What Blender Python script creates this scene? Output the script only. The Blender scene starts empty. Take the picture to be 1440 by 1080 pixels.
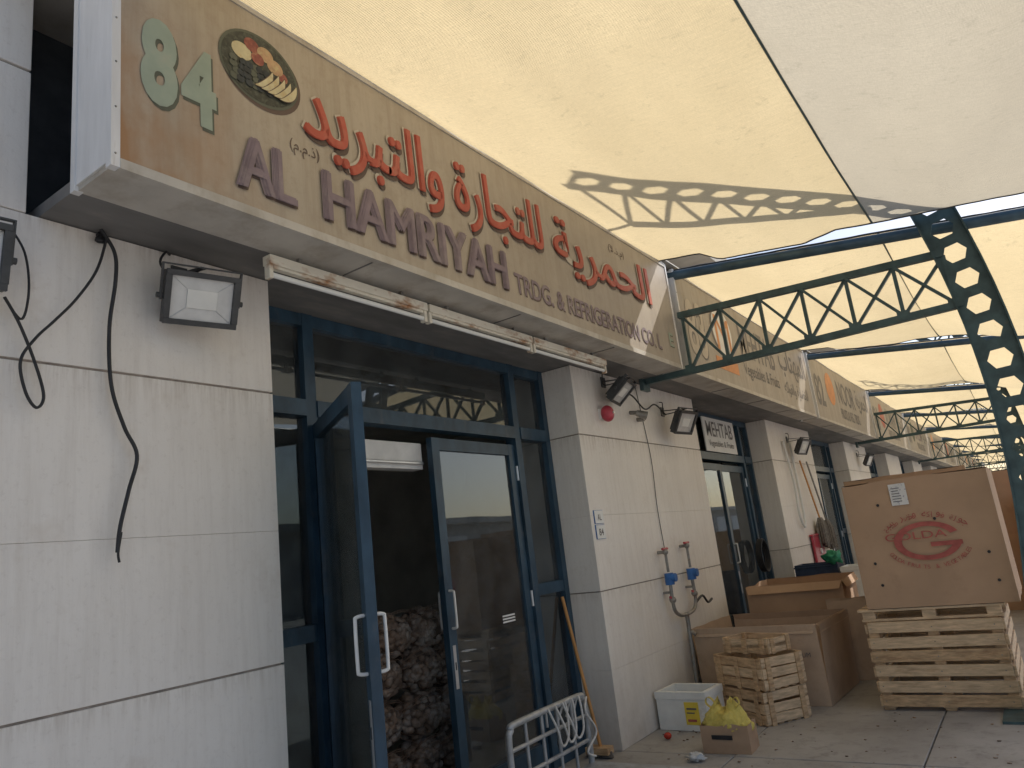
import bpy, bmesh, math, random
from mathutils import Vector, Matrix, noise
random.seed(7)
sc=bpy.context.scene
R=math.radians
# ---------------------------------------------------------------- materials
def nmat(name):
    m=bpy.data.materials.new(name);m.use_nodes=True
    nt=m.node_tree
    return m,nt,nt.nodes['Principled BSDF'],nt.nodes['Material Output']
def coords(nt,scale=(1,1,1)):
    tc=nt.nodes.new('ShaderNodeTexCoord');mp=nt.nodes.new('ShaderNodeMapping')
    mp.inputs['Scale'].default_value=scale
    nt.links.new(tc.outputs['Object'],mp.inputs['Vector']);return mp.outputs['Vector']
def nz(nt,vec,scale,detail=4,rough=.6,dist=0):
    n=nt.nodes.new('ShaderNodeTexNoise');n.inputs['Scale'].default_value=scale;n.inputs['Detail'].default_value=min(detail,4)
    n.inputs['Roughness'].default_value=rough;n.inputs['Distortion'].default_value=dist
    nt.links.new(vec,n.inputs['Vector']);return n.outputs['Fac']
def ramp(nt,fac,a,b,ca=(0,0,0,1),cb=(1,1,1,1)):
    r=nt.nodes.new('ShaderNodeValToRGB');r.color_ramp.elements[0].position=a;r.color_ramp.elements[1].position=b
    r.color_ramp.elements[0].color=ca;r.color_ramp.elements[1].color=cb
    nt.links.new(fac,r.inputs['Fac']);return r.outputs['Color']
def mixc(nt,fac,a,b,mode='MIX'):
    x=nt.nodes.new('ShaderNodeMix');x.data_type='RGBA';x.blend_type=mode
    for s,v in ((x.inputs[0],fac),(x.inputs[6],a),(x.inputs[7],b)):
        if isinstance(v,(int,float)): s.default_value=v
        elif isinstance(v,tuple): s.default_value=v if len(v)==4 else (*v,1)
        else: nt.links.new(v,s)
    return x.outputs[2]
def math_(nt,op,a,b):
    x=nt.nodes.new('ShaderNodeMath');x.operation=op
    for s,v in ((x.inputs[0],a),(x.inputs[1],b)):
        if isinstance(v,(int,float)): s.default_value=v
        else: nt.links.new(v,s)
    return x.outputs[0]
def bump(nt,h,strength,dist,p):
    b=nt.nodes.new('ShaderNodeBump');b.inputs['Strength'].default_value=strength;b.inputs['Distance'].default_value=dist
    nt.links.new(h,b.inputs['Height']);nt.links.new(b.outputs['Normal'],p.inputs['Normal']);return b
def pm(name,c,var=.25,scale=6,rough=.6,bumps=.2,metal=0,stretch=(1,1,1),stain=None,stain_lo=.55,stain_hi=.75,stain_scale=3,spec=.4):
    m,nt,p,o=nmat(name);v=coords(nt,stretch)
    n=nz(nt,v,scale,3);d=tuple(x*(1-var) for x in c);l=tuple(min(1,x*(1+var*.6)) for x in c)
    col=mixc(nt,ramp(nt,n,.3,.7),d,l)
    if stain:
        col=mixc(nt,ramp(nt,nz(nt,v,stain_scale,4,.7),stain_lo,stain_hi),col,stain)
    nt.links.new(col,p.inputs['Base Color'])
    p.inputs['Roughness'].default_value=rough
    p.inputs['Metallic'].default_value=metal;p.inputs['Specular IOR Level'].default_value=spec
    if bumps>=.15: bump(nt,nz(nt,v,scale*6,2),bumps,.004,p)
    return m
def wall_mat():
    m,nt,p,o=nmat('wall_panel_paint')
    v=coords(nt);vs=coords(nt,(9,9,.7))
    c=mixc(nt,ramp(nt,nz(nt,v,.9,4),.3,.7),(.78,.73,.67),(.87,.825,.77))
    c=mixc(nt,ramp(nt,nz(nt,vs,2.2,4,.75),.45,.85,(0,0,0,1),(.42,.42,.42,1)),c,(.58,.52,.46))
    c=mixc(nt,ramp(nt,nz(nt,v,30,4,.8),.55,.85,(0,0,0,1),(.5,.5,.5,1)),c,(.52,.46,.40))
    c=mixc(nt,ramp(nt,nz(nt,v,3.1,4,.8),.58,.8,(0,0,0,1),(.38,.38,.38,1)),c,(.56,.47,.38))
    tc=nt.nodes.new('ShaderNodeTexCoord');sx=nt.nodes.new('ShaderNodeSeparateXYZ');nt.links.new(tc.outputs['Object'],sx.inputs[0])
    g=nt.nodes.new('ShaderNodeMapRange');g.inputs[1].default_value=.8;g.inputs[2].default_value=0;nt.links.new(sx.outputs[2],g.inputs[0])
    c=mixc(nt,math_(nt,'MULTIPLY',g.outputs[0],nz(nt,v,4,4,.7)),c,(.44,.39,.34))
    strk=ramp(nt,nz(nt,vs,4,4,.7),.42,.7)
    for zj,dd,am in ((1.23,.10,.5),(2.57,.18,.55),(3.2,.1,.5)):
        g=nt.nodes.new('ShaderNodeMapRange');g.inputs[1].default_value=zj-dd;g.inputs[2].default_value=zj;nt.links.new(sx.outputs[2],g.inputs[0])
        a=math_(nt,'MULTIPLY',g.outputs[0],math_(nt,'LESS_THAN',sx.outputs[2],zj))
        c=mixc(nt,math_(nt,'MULTIPLY',math_(nt,'MULTIPLY',a,strk),am),c,(.42,.35,.28))
    nt.links.new(c,p.inputs['Base Color']);p.inputs['Roughness'].default_value=.7
    bump(nt,nz(nt,v,55,3,.7),.3,.004,p);return m
WALL=wall_mat()
JOINT=pm('joint_grout',(.36,.31,.27),.3,20,.9,0)
FRAME=pm('frame_blue_aluminium',(.034,.072,.112),.35,9,.38,.0,0,(1,1,.5),(.11,.12,.13),.58,.85,7)
DARKFR=pm('frame_dark',(.06,.07,.085),.3,9,.5,.0)
STEEL=pm('truss_green_paint',(.062,.108,.115),.35,8,.45,.0,0,(1,1,1),(.16,.12,.08),.64,.8,9)
PIPEB=pm('beam_blue_paint',(.07,.12,.155),.3,6,.4,.0,0,(1,1,1),(.1,.08,.06),.68,.85,6)
CREAM=pm('cream_sheet_metal',(.54,.51,.46),.15,4,.5,.0,0,(1,1,.6),(.33,.28,.22),.48,.82,5)
WHITEM=pm('white_aluminium',(.76,.76,.76),.1,5,.4,.0,0,(3,3,.5),(.45,.40,.34),.6,.85,4)
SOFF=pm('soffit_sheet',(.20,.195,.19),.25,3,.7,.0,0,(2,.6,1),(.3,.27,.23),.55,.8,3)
RUSTC=pm('rusty_cream_enamel',(.78,.73,.62),.12,6,.5,.0,0,(1,.5,1),(.38,.17,.06),.50,.63,5)
TUBE=pm('fluorescent_glass',(.85,.86,.84),.05,4,.2,0)
BLACK=pm('black_rubber',(.03,.03,.032),.3,12,.55,0)
LAMPB=pm('lamp_housing',(.065,.067,.07),.3,14,.45,.0)
LAMPG=pm('lamp_reflector_glass',(.66,.66,.65),.12,12,.18,0)
CARD=pm('cardboard',(.49,.325,.21),.10,2.5,.85,.15,0,(1,1,1),(.38,.245,.155),.55,.85,4)
CARD2=pm('cardboard_light',(.52,.38,.27),.15,4,.85,.15,0,(1,1,1),(.38,.26,.17),.55,.85,4)
CARDIN=pm('cardboard_inside',(.40,.27,.17),.2,4,.9,0)
WOOD=pm('pine_wood',(.68,.50,.32),.3,5,.7,.3,0,(1.5,1.5,9),(.40,.25,.14),.56,.75,3)
WOODD=pm('crate_wood',(.60,.41,.24),.35,5,.75,.3,0,(2,2,10),(.33,.19,.10),.5,.75,3)
STICK=pm('broom_stick',(.60,.30,.10),.2,8,.5,0)
FOAM=pm('white_foam',(.80,.80,.77),.08,8,.7,.2,0,(1,1,1),(.5,.46,.38),.6,.85,5)
ALU=pm('aluminium',(.62,.63,.64),.15,10,.35,0,.8)
CART=pm('trolley_grey_metal',(.42,.43,.44),.25,10,.45,0,.4,(1,1,1),(.25,.22,.2),.55,.75,12)
GALV=pm('galvanised_pipe',(.30,.29,.27),.3,14,.5,0,.5,(1,1,1),(.22,.10,.04),.58,.75,12)
BLUEP=pm('blue_meter',(.04,.15,.42),.2,14,.35,0)
REDP=pm('red_enamel',(.48,.06,.09),.3,12,.35,0)
REDS=pm('red_mesh_sack',(.50,.10,.12),.4,20,.7,.4,0,(1,1,1),(.55,.30,.24),.5,.7,30)
ROPE=pm('rope_white',(.62,.60,.57),.2,40,.8,0)
MOP=pm('mop_grey',(.22,.20,.18),.4,30,.9,0)
ONION=pm('onion_skin',(.30,.205,.15),.5,9,.5,0,0,(1,1,1),(.50,.43,.38),.45,.7,7)
SACK=pm('brown_sack',(.16,.11,.08),.3,20,.8,0)
INTER=pm('interior_plaster',(.68,.65,.60),.2,2,.9,0)
INTF=pm('interior_floor',(.38,.37,.35),.3,3,.6,0)
RED=pm('sign_red',(.48,.095,.065),.2,5,.5,0,0,(1,1,1),(.40,.16,.11),.5,.75,5)
REDPR=pm('print_red',(.44,.12,.10),.25,14,.8,0)
PURP=pm('sign_mauve',(.235,.18,.21),.2,6,.5,0,0,(1,1,1),(.32,.265,.265),.5,.75,5)
SHAD=pm('sign_print_brown',(.13,.09,.075),.2,5,.6,0)
SHAD2=pm('sign_print_pale',(.55,.49,.41),.1,5,.6,0)
GREEN=pm('sign_pale_green',(.35,.42,.34),.15,5,.5,0,0,(1,1,1),(.40,.40,.32),.5,.75,5)
GREEND=pm('sign_dark_green',(.12,.13,.10),.2,5,.6,0)
WHITE=pm('white_paint',(.78,.78,.76),.06,8,.5,0)
ORANGE=pm('sign_orange',(.66,.28,.11),.15,8,.5,0)
YEL=pm('print_yellow',(.64,.57,.36),.15,20,.5,0,0,(1,1,1),(.54,.42,.22),.5,.7,22)
LABEL=pm('label_yellow',(.82,.62,.08),.06,20,.5,0)
PEACH=pm('print_peach',(.52,.33,.19),.25,20,.5,0,0,(1,1,1),(.58,.46,.25),.5,.7,22)
PLATE=pm('plate_dark',(.055,.06,.05),.5,30,.5,0,0,(1,1,1),(.12,.13,.10),.5,.7,40)
APPLE=pm('apple_red',(.34,.10,.08),.4,20,.5,0,0,(1,1,1),(.45,.30,.16),.5,.7,20)
GRAPE=pm('grape_print',(.035,.045,.055),.5,30,.5,0)
GREYT=pm('sign_grey_text',(.16,.15,.155),.2,8,.5,0)
ROLLER=pm('roller_box',(.74,.74,.73),.15,6,.5,0)
TOMATO=pm('tomato',(.5,.04,.02),.2,10,.25,0)
ROOFM=pm('roof_concrete',(.50,.47,.43),.2,2,.9,0)
PAPER=pm('white_paper',(.75,.74,.72),.1,9,.8,0,0,(1,1,1),(.35,.33,.4),.6,.62,40)
BLUECR=pm('dark_crate_plastic',(.03,.05,.10),.3,8,.45,0)
GREENB=pm('green_bag',(.05,.32,.18),.3,14,.4,.3)
NETSACK=pm('net_sack_thread',(.34,.22,.16),.3,30,.8,0)

def sign_mat(name,c1,c2,rustfrom=None):
    m,nt,p,o=nmat(name);v=coords(nt);vs=coords(nt,(1,3,.5))
    c=mixc(nt,ramp(nt,nz(nt,vs,1.6,4,.65),.3,.7),c1,c2)
    c=mixc(nt,ramp(nt,nz(nt,coords(nt,(1,14,.8)),1.4,4,.7),.45,.8,(0,0,0,1),(.55,.55,.55,1)),c,(.28,.215,.16))
    c=mixc(nt,ramp(nt,nz(nt,v,12,4,.8),.50,.8,(0,0,0,1),(.55,.55,.55,1)),c,(.30,.235,.175))
    c=mixc(nt,ramp(nt,nz(nt,v,2.2,4,.8),.52,.75,(0,0,0,1),(.4,.4,.4,1)),c,(.30,.23,.16))
    if rustfrom is not None:
        tc=nt.nodes.new('ShaderNodeTexCoord');sx=nt.nodes.new('ShaderNodeSeparateXYZ');nt.links.new(tc.outputs['Object'],sx.inputs[0])
        g=nt.nodes.new('ShaderNodeMapRange');g.inputs[1].default_value=rustfrom+.8;g.inputs[2].default_value=rustfrom;nt.links.new(sx.outputs[1],g.inputs[0])
        g2=nt.nodes.new('ShaderNodeMapRange');g2.inputs[1].default_value=4.15;g2.inputs[2].default_value=3.4;nt.links.new(sx.outputs[2],g2.inputs[0])
        mu=math_(nt,'MULTIPLY',g.outputs[0],g2.outputs[0])
        c=mixc(nt,math_(nt,'MULTIPLY',mu,ramp(nt,nz(nt,coords(nt,(1,2,1)),2.4,4,.6),.3,.6)),c,(.36,.19,.09))
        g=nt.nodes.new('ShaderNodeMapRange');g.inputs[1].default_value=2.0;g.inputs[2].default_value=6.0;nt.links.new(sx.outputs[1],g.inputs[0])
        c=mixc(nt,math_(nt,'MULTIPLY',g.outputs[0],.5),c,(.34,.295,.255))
    nt.links.new(c,p.inputs['Base Color']);p.inputs['Roughness'].default_value=.5
    bump(nt,nz(nt,coords(nt,(1,1,1)),3,3),.25,.02,p);return m
SIGN=sign_mat('sign_vinyl_beige',(.39,.335,.265),(.48,.42,.34),1.27)
SIGNB=sign_mat('sign_vinyl_grey',(.37,.335,.295),(.45,.41,.36))

def cloth(name,c,dark):
    m,nt,p,o=nmat(name);nt.nodes.remove(p)
    v=coords(nt)
    col=mixc(nt,ramp(nt,nz(nt,coords(nt,(1,.5,1)),.9,4,.65),.3,.7),dark,c)
    col=mixc(nt,ramp(nt,nz(nt,coords(nt,(5,90,5)),3,3,.7),.35,.75,(0,0,0,1),(.75,.75,.75,1)),col,tuple(x*.68 for x in c))
    col=mixc(nt,ramp(nt,nz(nt,coords(nt,(70,12,40)),3,2,.7),.4,.75,(0,0,0,1),(.55,.55,.55,1)),col,tuple(x*.68 for x in c))
    col=mixc(nt,ramp(nt,nz(nt,v,7,4,.85),.58,.72,(0,0,0,1),(.6,.6,.6,1)),col,tuple(x*.6 for x in c))
    df=nt.nodes.new('ShaderNodeBsdfDiffuse');tr=nt.nodes.new('ShaderNodeBsdfTranslucent')
    nt.links.new(col,df.inputs[0]);nt.links.new(col,tr.inputs[0])
    w=nt.nodes.new('ShaderNodeTexWave');w.inputs['Scale'].default_value=38;w.inputs['Distortion'].default_value=2.5;w.bands_direction='Y';w.inputs['Detail'].default_value=2
    nt.links.new(v,w.inputs['Vector'])
    b=nt.nodes.new('ShaderNodeBump');b.inputs['Strength'].default_value=.6;b.inputs['Distance'].default_value=.006;nt.links.new(w.outputs['Fac'],b.inputs['Height'])
    nt.links.new(b.outputs[0],df.inputs['Normal']);nt.links.new(b.outputs[0],tr.inputs['Normal'])
    mx=nt.nodes.new('ShaderNodeMixShader');mx.inputs[0].default_value=.72;nt.links.new(df.outputs[0],mx.inputs[1]);nt.links.new(tr.outputs[0],mx.inputs[2])
    nt.links.new(mx.outputs[0],o.inputs[0]);return m
CLOTH=cloth('shade_net_tan',(.82,.665,.40),(.70,.56,.325))
CLOTH2=cloth('shade_net_faded',(.62,.55,.42),(.53,.465,.35))
def glass(name,tint,refl):
    m,nt,p,o=nmat(name);nt.nodes.remove(p)
    tp=nt.nodes.new('ShaderNodeBsdfTransparent');tp.inputs[0].default_value=(*tint,1)
    g=nt.nodes.new('ShaderNodeBsdfGlossy');g.inputs['Roughness'].default_value=.015;g.inputs[0].default_value=(.88,.95,1,1)
    f=nt.nodes.new('ShaderNodeFresnel');f.inputs['IOR'].default_value=refl
    v=coords(nt);d=nt.nodes.new('ShaderNodeBsdfDiffuse');d.inputs[0].default_value=(.35,.34,.32,1)
    b=nt.nodes.new('ShaderNodeBump');b.inputs['Strength'].default_value=.05;b.inputs['Distance'].default_value=.01;nt.links.new(nz(nt,v,1.6,2),b.inputs['Height']);nt.links.new(b.outputs[0],g.inputs['Normal'])
    mx=nt.nodes.new('ShaderNodeMixShader');nt.links.new(f.outputs[0],mx.inputs[0]);nt.links.new(tp.outputs[0],mx.inputs[1]);nt.links.new(g.outputs[0],mx.inputs[2])
    m2=nt.nodes.new('ShaderNodeMixShader');nt.links.new(ramp(nt,nz(nt,v,5,4,.75),.4,.9,(.05,.05,.05,1),(.22,.22,.22,1)),m2.inputs[0]);nt.links.new(mx.outputs[0],m2.inputs[1]);nt.links.new(d.outputs[0],m2.inputs[2])
    nt.links.new(m2.outputs[0],o.inputs[0]);return m
GLASS=glass('door_glass',(.74,.79,.80),1.9)
def bagmat(name,c):
    m,nt,p,o=nmat(name);p.inputs['Base Color'].default_value=(*c,1);p.inputs['Roughness'].default_value=.28
    bump(nt,nz(nt,coords(nt,(1,1,.5)),30,4,.7,2.5),.9,.02,p);return m
BAG=bagmat('yellow_bag_plastic',(.85,.68,.16))
def paving():
    m,nt,p,o=nmat('paving_slabs');v=coords(nt)
    c=mixc(nt,ramp(nt,nz(nt,v,1.1,4,.65),.3,.7),(.31,.29,.27),(.44,.42,.40))
    c=mixc(nt,ramp(nt,nz(nt,v,7,4,.8),.5,.75,(0,0,0,1),(.6,.6,.6,1)),c,(.20,.185,.17))
    c=mixc(nt,ramp(nt,nz(nt,v,2.3,4,.8),.6,.7,(0,0,0,1),(.5,.5,.5,1)),c,(.17,.155,.14))
    nt.links.new(c,p.inputs['Base Color']);p.inputs['Roughness'].default_value=.75;bump(nt,nz(nt,v,40,4,.7),.3,.006,p);return m
PAVE=paving()
ASPH=pm('yard_concrete',(.42,.40,.375),.2,1.2,.9,0,0,(1,1,1),(.26,.25,.23),.5,.8,1)
GRND=pm('ground_sand',(.43,.39,.34),.2,.6,.95,0)
KERB=pm('kerb_stone',(.42,.40,.37),.2,5,.8,.2,0,(1,1,1),(.2,.18,.16),.5,.75,5)

# ---------------------------------------------------------------- mesh builder
def empty(name):
    e=bpy.data.objects.new(name,None);sc.collection.objects.link(e);return e
_font={}
def text_geo(body,off):
    k=(body,off)
    if k not in _font:
        c=bpy.data.curves.new('t','FONT');c.body=body;c.offset=off;c.resolution_u=4
        o=bpy.data.objects.new('t',c);sc.collection.objects.link(o);bpy.context.view_layer.update()
        me=bpy.data.meshes.new_from_object(o.evaluated_get(bpy.context.evaluated_depsgraph_get()))
        vs=[(q.co.x,q.co.y) for q in me.vertices];fs=[tuple(f.vertices) for f in me.polygons]
        bpy.data.objects.remove(o);bpy.data.meshes.remove(me)
        par=list(range(len(vs)))
        def fd(i):
            while par[i]!=i: par[i]=par[par[i]];i=par[i]
            return i
        for f in fs:
            for q in f[1:]: par[fd(q)]=fd(f[0])
        x0=min(a for a,b in vs);x1=max(a for a,b in vs);y0=min(b for a,b in vs);y1=max(b for a,b in vs)
        cen={}
        for i,(a,b) in enumerate(vs): cen.setdefault(fd(i),[]).append(a)
        order={r:n for n,(r,_) in enumerate(sorted(cen.items(),key=lambda t:min(t[1])))}
        _font[k]=([((a-x0)/(x1-x0),(b-y0)/(y1-y0),(order[fd(i)]%4)) for i,(a,b) in enumerate(vs)],fs,(x1-x0)/(y1-y0))
    return _font[k]
class B:
    def __init__(s): s.v=[];s.f=[];s.m=[];s.mats=[];s.sm=[];s.M=Matrix()
    def mi(s,m):
        if m not in s.mats: s.mats.append(m)
        return s.mats.index(m)
    def add(s,vs,fs,m,smooth=False):
        o=len(s.v);s.v+=[s.M@Vector(q) for q in vs];k=s.mi(m)
        for f in fs: s.f.append([i+o for i in f]);s.m.append(k);s.sm.append(smooth)
    def box(s,x0,x1,y0,y1,z0,z1,m,rot=None):
        vs=[Vector((x,y,z)) for x in (x0,x1) for y in (y0,y1) for z in (z0,z1)]
        if rot is not None:
            c=Vector(((x0+x1)/2,(y0+y1)/2,(z0+z1)/2));vs=[c+rot@(q-c) for q in vs]
        s.add(vs,[(0,1,3,2),(4,6,7,5),(0,4,5,1),(2,3,7,6),(0,2,6,4),(1,5,7,3)],m)
    def bar(s,a,b,w,h,m,up=Vector((0,0,1))):
        a=Vector(a);b=Vector(b);d=(b-a).normalized();u=up-d*up.dot(d)
        if u.length<1e-3: u=Vector((1,0,0))-d*d.x
        u.normalize();r=d.cross(u)
        vs=[p+r*i*w/2+u*j*h/2 for p in (a,b) for i,j in ((-1,-1),(1,-1),(1,1),(-1,1))]
        s.add(vs,[(3,2,1,0),(4,5,6,7),(0,1,5,4),(1,2,6,5),(2,3,7,6),(3,0,4,7)],m)
    def tube(s,pts,r,m,n=8,cap=True):
        pts=[Vector(p) for p in pts];rings=[];pu=None
        for i,p in enumerate(pts):
            d=(pts[min(i+1,len(pts)-1)]-pts[max(i-1,0)]).normalized()
            u=pu if pu is not None else (Vector((0,0,1)) if abs(d.z)<.9 else Vector((1,0,0)))
            u=(u-d*u.dot(d)).normalized();pu=u;w=d.cross(u)
            rr=r[i] if isinstance(r,(list,tuple)) else r
            rings.append([p+(u*math.cos(2*math.pi*k/n)+w*math.sin(2*math.pi*k/n))*rr for k in range(n)])
        vs=[q for g in rings for q in g]
        fs=[(i*n+k,i*n+(k+1)%n,(i+1)*n+(k+1)%n,(i+1)*n+k) for i in range(len(pts)-1) for k in range(n)]
        s.add(vs,fs,m,True)
        if cap: s.add(rings[0],[tuple(range(n))[::-1]],m);s.add(rings[-1],[tuple(range(n))],m)
    def ball(s,c,r,m,sub=1,sq=(1,1,1),jit=0,freq=3):
        bm=bmesh.new();bmesh.ops.create_icosphere(bm,subdivisions=sub,radius=1)
        vs=[]
        for q in bm.verts:
            k=1+jit*noise.noise(q.co*freq+Vector(c)*3)
            vs.append(Vector(c)+Vector((q.co.x*sq[0],q.co.y*sq[1],q.co.z*sq[2]))*r*k)
        s.add(vs,[tuple(x.index for x in f.verts) for f in bm.faces],m,True);bm.free()
    def text(s,body,org,ux,uy,w,h,m,off=0.0):
        vs,fs,_=text_geo(body,off);org=Vector(org);ux=Vector(ux);uy=Vector(uy);n=ux.cross(uy)
        s.add([org+ux*w*a+uy*h*b+n*l*.0004 for a,b,l in vs],fs,m)
    def disc(s,c,ux,uy,rx,ry,m,n=40,a0=0,a1=2*math.pi,rin=0):
        c=Vector(c);ux=Vector(ux);uy=Vector(uy)
        if rin==0: s.add([c+ux*rx*math.cos(2*math.pi*k/n)+uy*ry*math.sin(2*math.pi*k/n) for k in range(n)],[tuple(range(n))],m)
        else:
            vs=[];fs=[]
            for k in range(n+1):
                t=a0+(a1-a0)*k/n
                for q in (1,rin): vs.append(c+ux*rx*q*math.cos(t)+uy*ry*q*math.sin(t))
            for k in range(n): fs.append((2*k,2*k+2,2*k+3,2*k+1))
            s.add(vs,fs,m)
    def obj(s,name,parent=None,bevel=0,solid=0):
        me=bpy.data.meshes.new(name);me.from_pydata([tuple(q) for q in s.v],[],s.f)
        for m in s.mats: me.materials.append(m)
        me.polygons.foreach_set('material_index',s.m);me.polygons.foreach_set('use_smooth',s.sm)
        me.validate();me.update()
        o=bpy.data.objects.new(name,me);sc.collection.objects.link(o)
        if parent: o.parent=parent
        if solid: d=o.modifiers.new('s','SOLIDIFY');d.thickness=solid;d.offset=0
        if bevel: d=o.modifiers.new('b','BEVEL');d.width=bevel;d.segments=2;d.limit_method='ANGLE';d.angle_limit=R(40)
        return o
def smooth_pts(P,n=8):
    P=[Vector(p) for p in P];out=[]
    for i in range(len(P)-1):
        a=P[max(i-1,0)];b=P[i];c=P[i+1];d=P[min(i+2,len(P)-1)]
        for k in range(n):
            t=k/n;out.append(.5*((2*b)+(c-a)*t+(2*a-5*b+4*c-d)*t*t+(3*b-a-3*c+d)*t**3))
    out.append(P[-1]);return out
XW=-3.1;XD=-3.45;XS=-2.53
# ---------------------------------------------------------------- ground
b=B();b.add([(-300,-300,-.16),(300,-300,-.16),(300,300,-.16),(-300,300,-.16)],[(0,1,2,3)],GRND);b.obj('ground')
b=B();b.add([(1.75,-60,-.14),(16,-60,-.14),(16,120,-.14),(1.75,120,-.14)],[(0,1,2,3)],ASPH)
b.obj('road')
b=B()
b.box(-10,1.5,-12,90,-.15,-.03,SOFF)
ys=[-12]
for yy in [-9,-6,-3,-.4,2.2,4.1,5.62,6.93,8.4,9.9,11.4]: ys.append(yy)
while ys[-1]<60: ys.append(ys[-1]+1.5)
xs=[-3.5,-2.2,-.95,.3,1.5]
for i in range(len(ys)-1):
    for j in range(len(xs)-1):
        dz=random.uniform(-.003,.003)
        b.box(xs[j]+.005,xs[j+1]-.005,ys[i]+.005,ys[i+1]-.005,-.05,dz,PAVE)
b.obj('pavement',bevel=.006)
b=B();y=-12
while y<60: b.box(1.52,1.72,y+.005,y+.995,-.2,.005,KERB);y+=1
b.obj('kerb',bevel=.012)
b=B();y=-30
while y<60: b.box(5.5,5.62,y,y+3,-.136,-.132,WHITE);y+=6
b.obj('road_marking')
# ---------------------------------------------------------------- building
bld=empty('shop_building')
recess=[(-3.25,-.05),(2.4,5.6),(8.5,11.5)]
y=14.2
while y<66: recess.append((y,y+3.1));y+=5.65
YEND=recess[-1][1]+2.5
piers=[];prev=-12
for a,c in recess: piers.append((prev,a));prev=c
piers.append((prev,YEND))
b=B()
zs=[(0,.605),(.606,1.225),(1.235,1.8585),(1.8595,2.564),(2.575,3.195)]
for a,c in piers:
    b.box(-3.9,XW-.012,a+.012,c-.012,0,3.19,JOINT)
    n=max(1,round((c-a)/1.45))
    if a==-.05: n=1
    for k in range(n):
        y0=a+(c-a)*k/n;y1=a+(c-a)*(k+1)/n
        for z0,z1 in zs:
            if n==1: 
                b.box(-3.88,XW,y0,y1,z0,z1,WALL)
            else: b.box(-3.88,XW+random.uniform(-.001,.001),y0+(0 if k==0 else .001),y1-(0 if k==n-1 else .001),z0,z1,WALL)
b.obj('wall_panels',bld,bevel=.002)
b=B()
b.box(-3.9,XW,-12,1.22,3.2,3.86,WALL);b.box(-3.9,XW,-12,1.22,3.872,5.3,WALL);b.box(-3.88,XW-.015,-12,1.2,3.19,5.28,JOINT)
b.box(-12,-3.42,1.25,YEND,3.26,5.3,DARKFR)
b.box(-12,-2.9,-12,YEND,5.302,5.5,ROOFM)
b.box(-3.42,-3.36,1.23,1.28,3.26,5.3,FRAME)
b.box(-3.42,-3.36,1.75,1.8,3.26,5.3,FRAME)
b.box(-3.42,-2.50,1.1,YEND,4.335,4.35,CREAM)  # strip added to block sun patches on the upper wall
b.obj('upper_wall',bld,bevel=.004)
b=B()
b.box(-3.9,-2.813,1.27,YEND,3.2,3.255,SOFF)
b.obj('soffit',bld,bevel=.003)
b=B() # interiors
b.box(-8,-7.9,-12,YEND,0,3.2,INTER);b.box(-8,-3.9,-12,YEND,3.1,3.19,INTER);b.box(-8,-3.5,-12,YEND,-.01,.004,INTF)
for a,c in piers: b.box(-8,-3.9,(a+c)/2-.1,(a+c)/2+.1,.005,3.09,INTER)
b.obj('interior_shell',bld)
for (lx,ly) in ((-4.55,3.1),(-4.55,4.35),(-5.9,3.6)):
    b=B();W=.6
    b.box(lx-W,lx+W,ly-.3-.02,ly-.3,3.0,3.09,WHITE);b.box(lx-W,lx+W,ly+.3,ly+.32,3.0,3.09,WHITE);b.box(lx-W-.02,lx-W,ly-.32,ly+.32,3.0,3.09,WHITE);b.box(lx+W,lx+W+.02,ly-.32,ly+.32,3.0,3.09,WHITE)
    for k in range(1,12): b.box(lx-W+k*.1-.003,lx-W+k*.1+.003,ly-.3,ly+.3,3.005,3.05,WHITE)
    for k in range(1,4): b.box(lx-W,lx+W,ly-.3+k*.15-.01,ly-.3+k*.15+.01,3.0,3.055,ALU)
    b.box(lx-W,lx+W,ly-.3,ly+.3,3.085,3.095,WHITE)
    for k in range(4): b.tube([(lx-W+.03,ly-.225+k*.15,3.065),(lx+W-.03,ly-.225+k*.15,3.065)],.012,TUBE)
    b.obj('ceiling_louvre_lamp')

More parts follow.
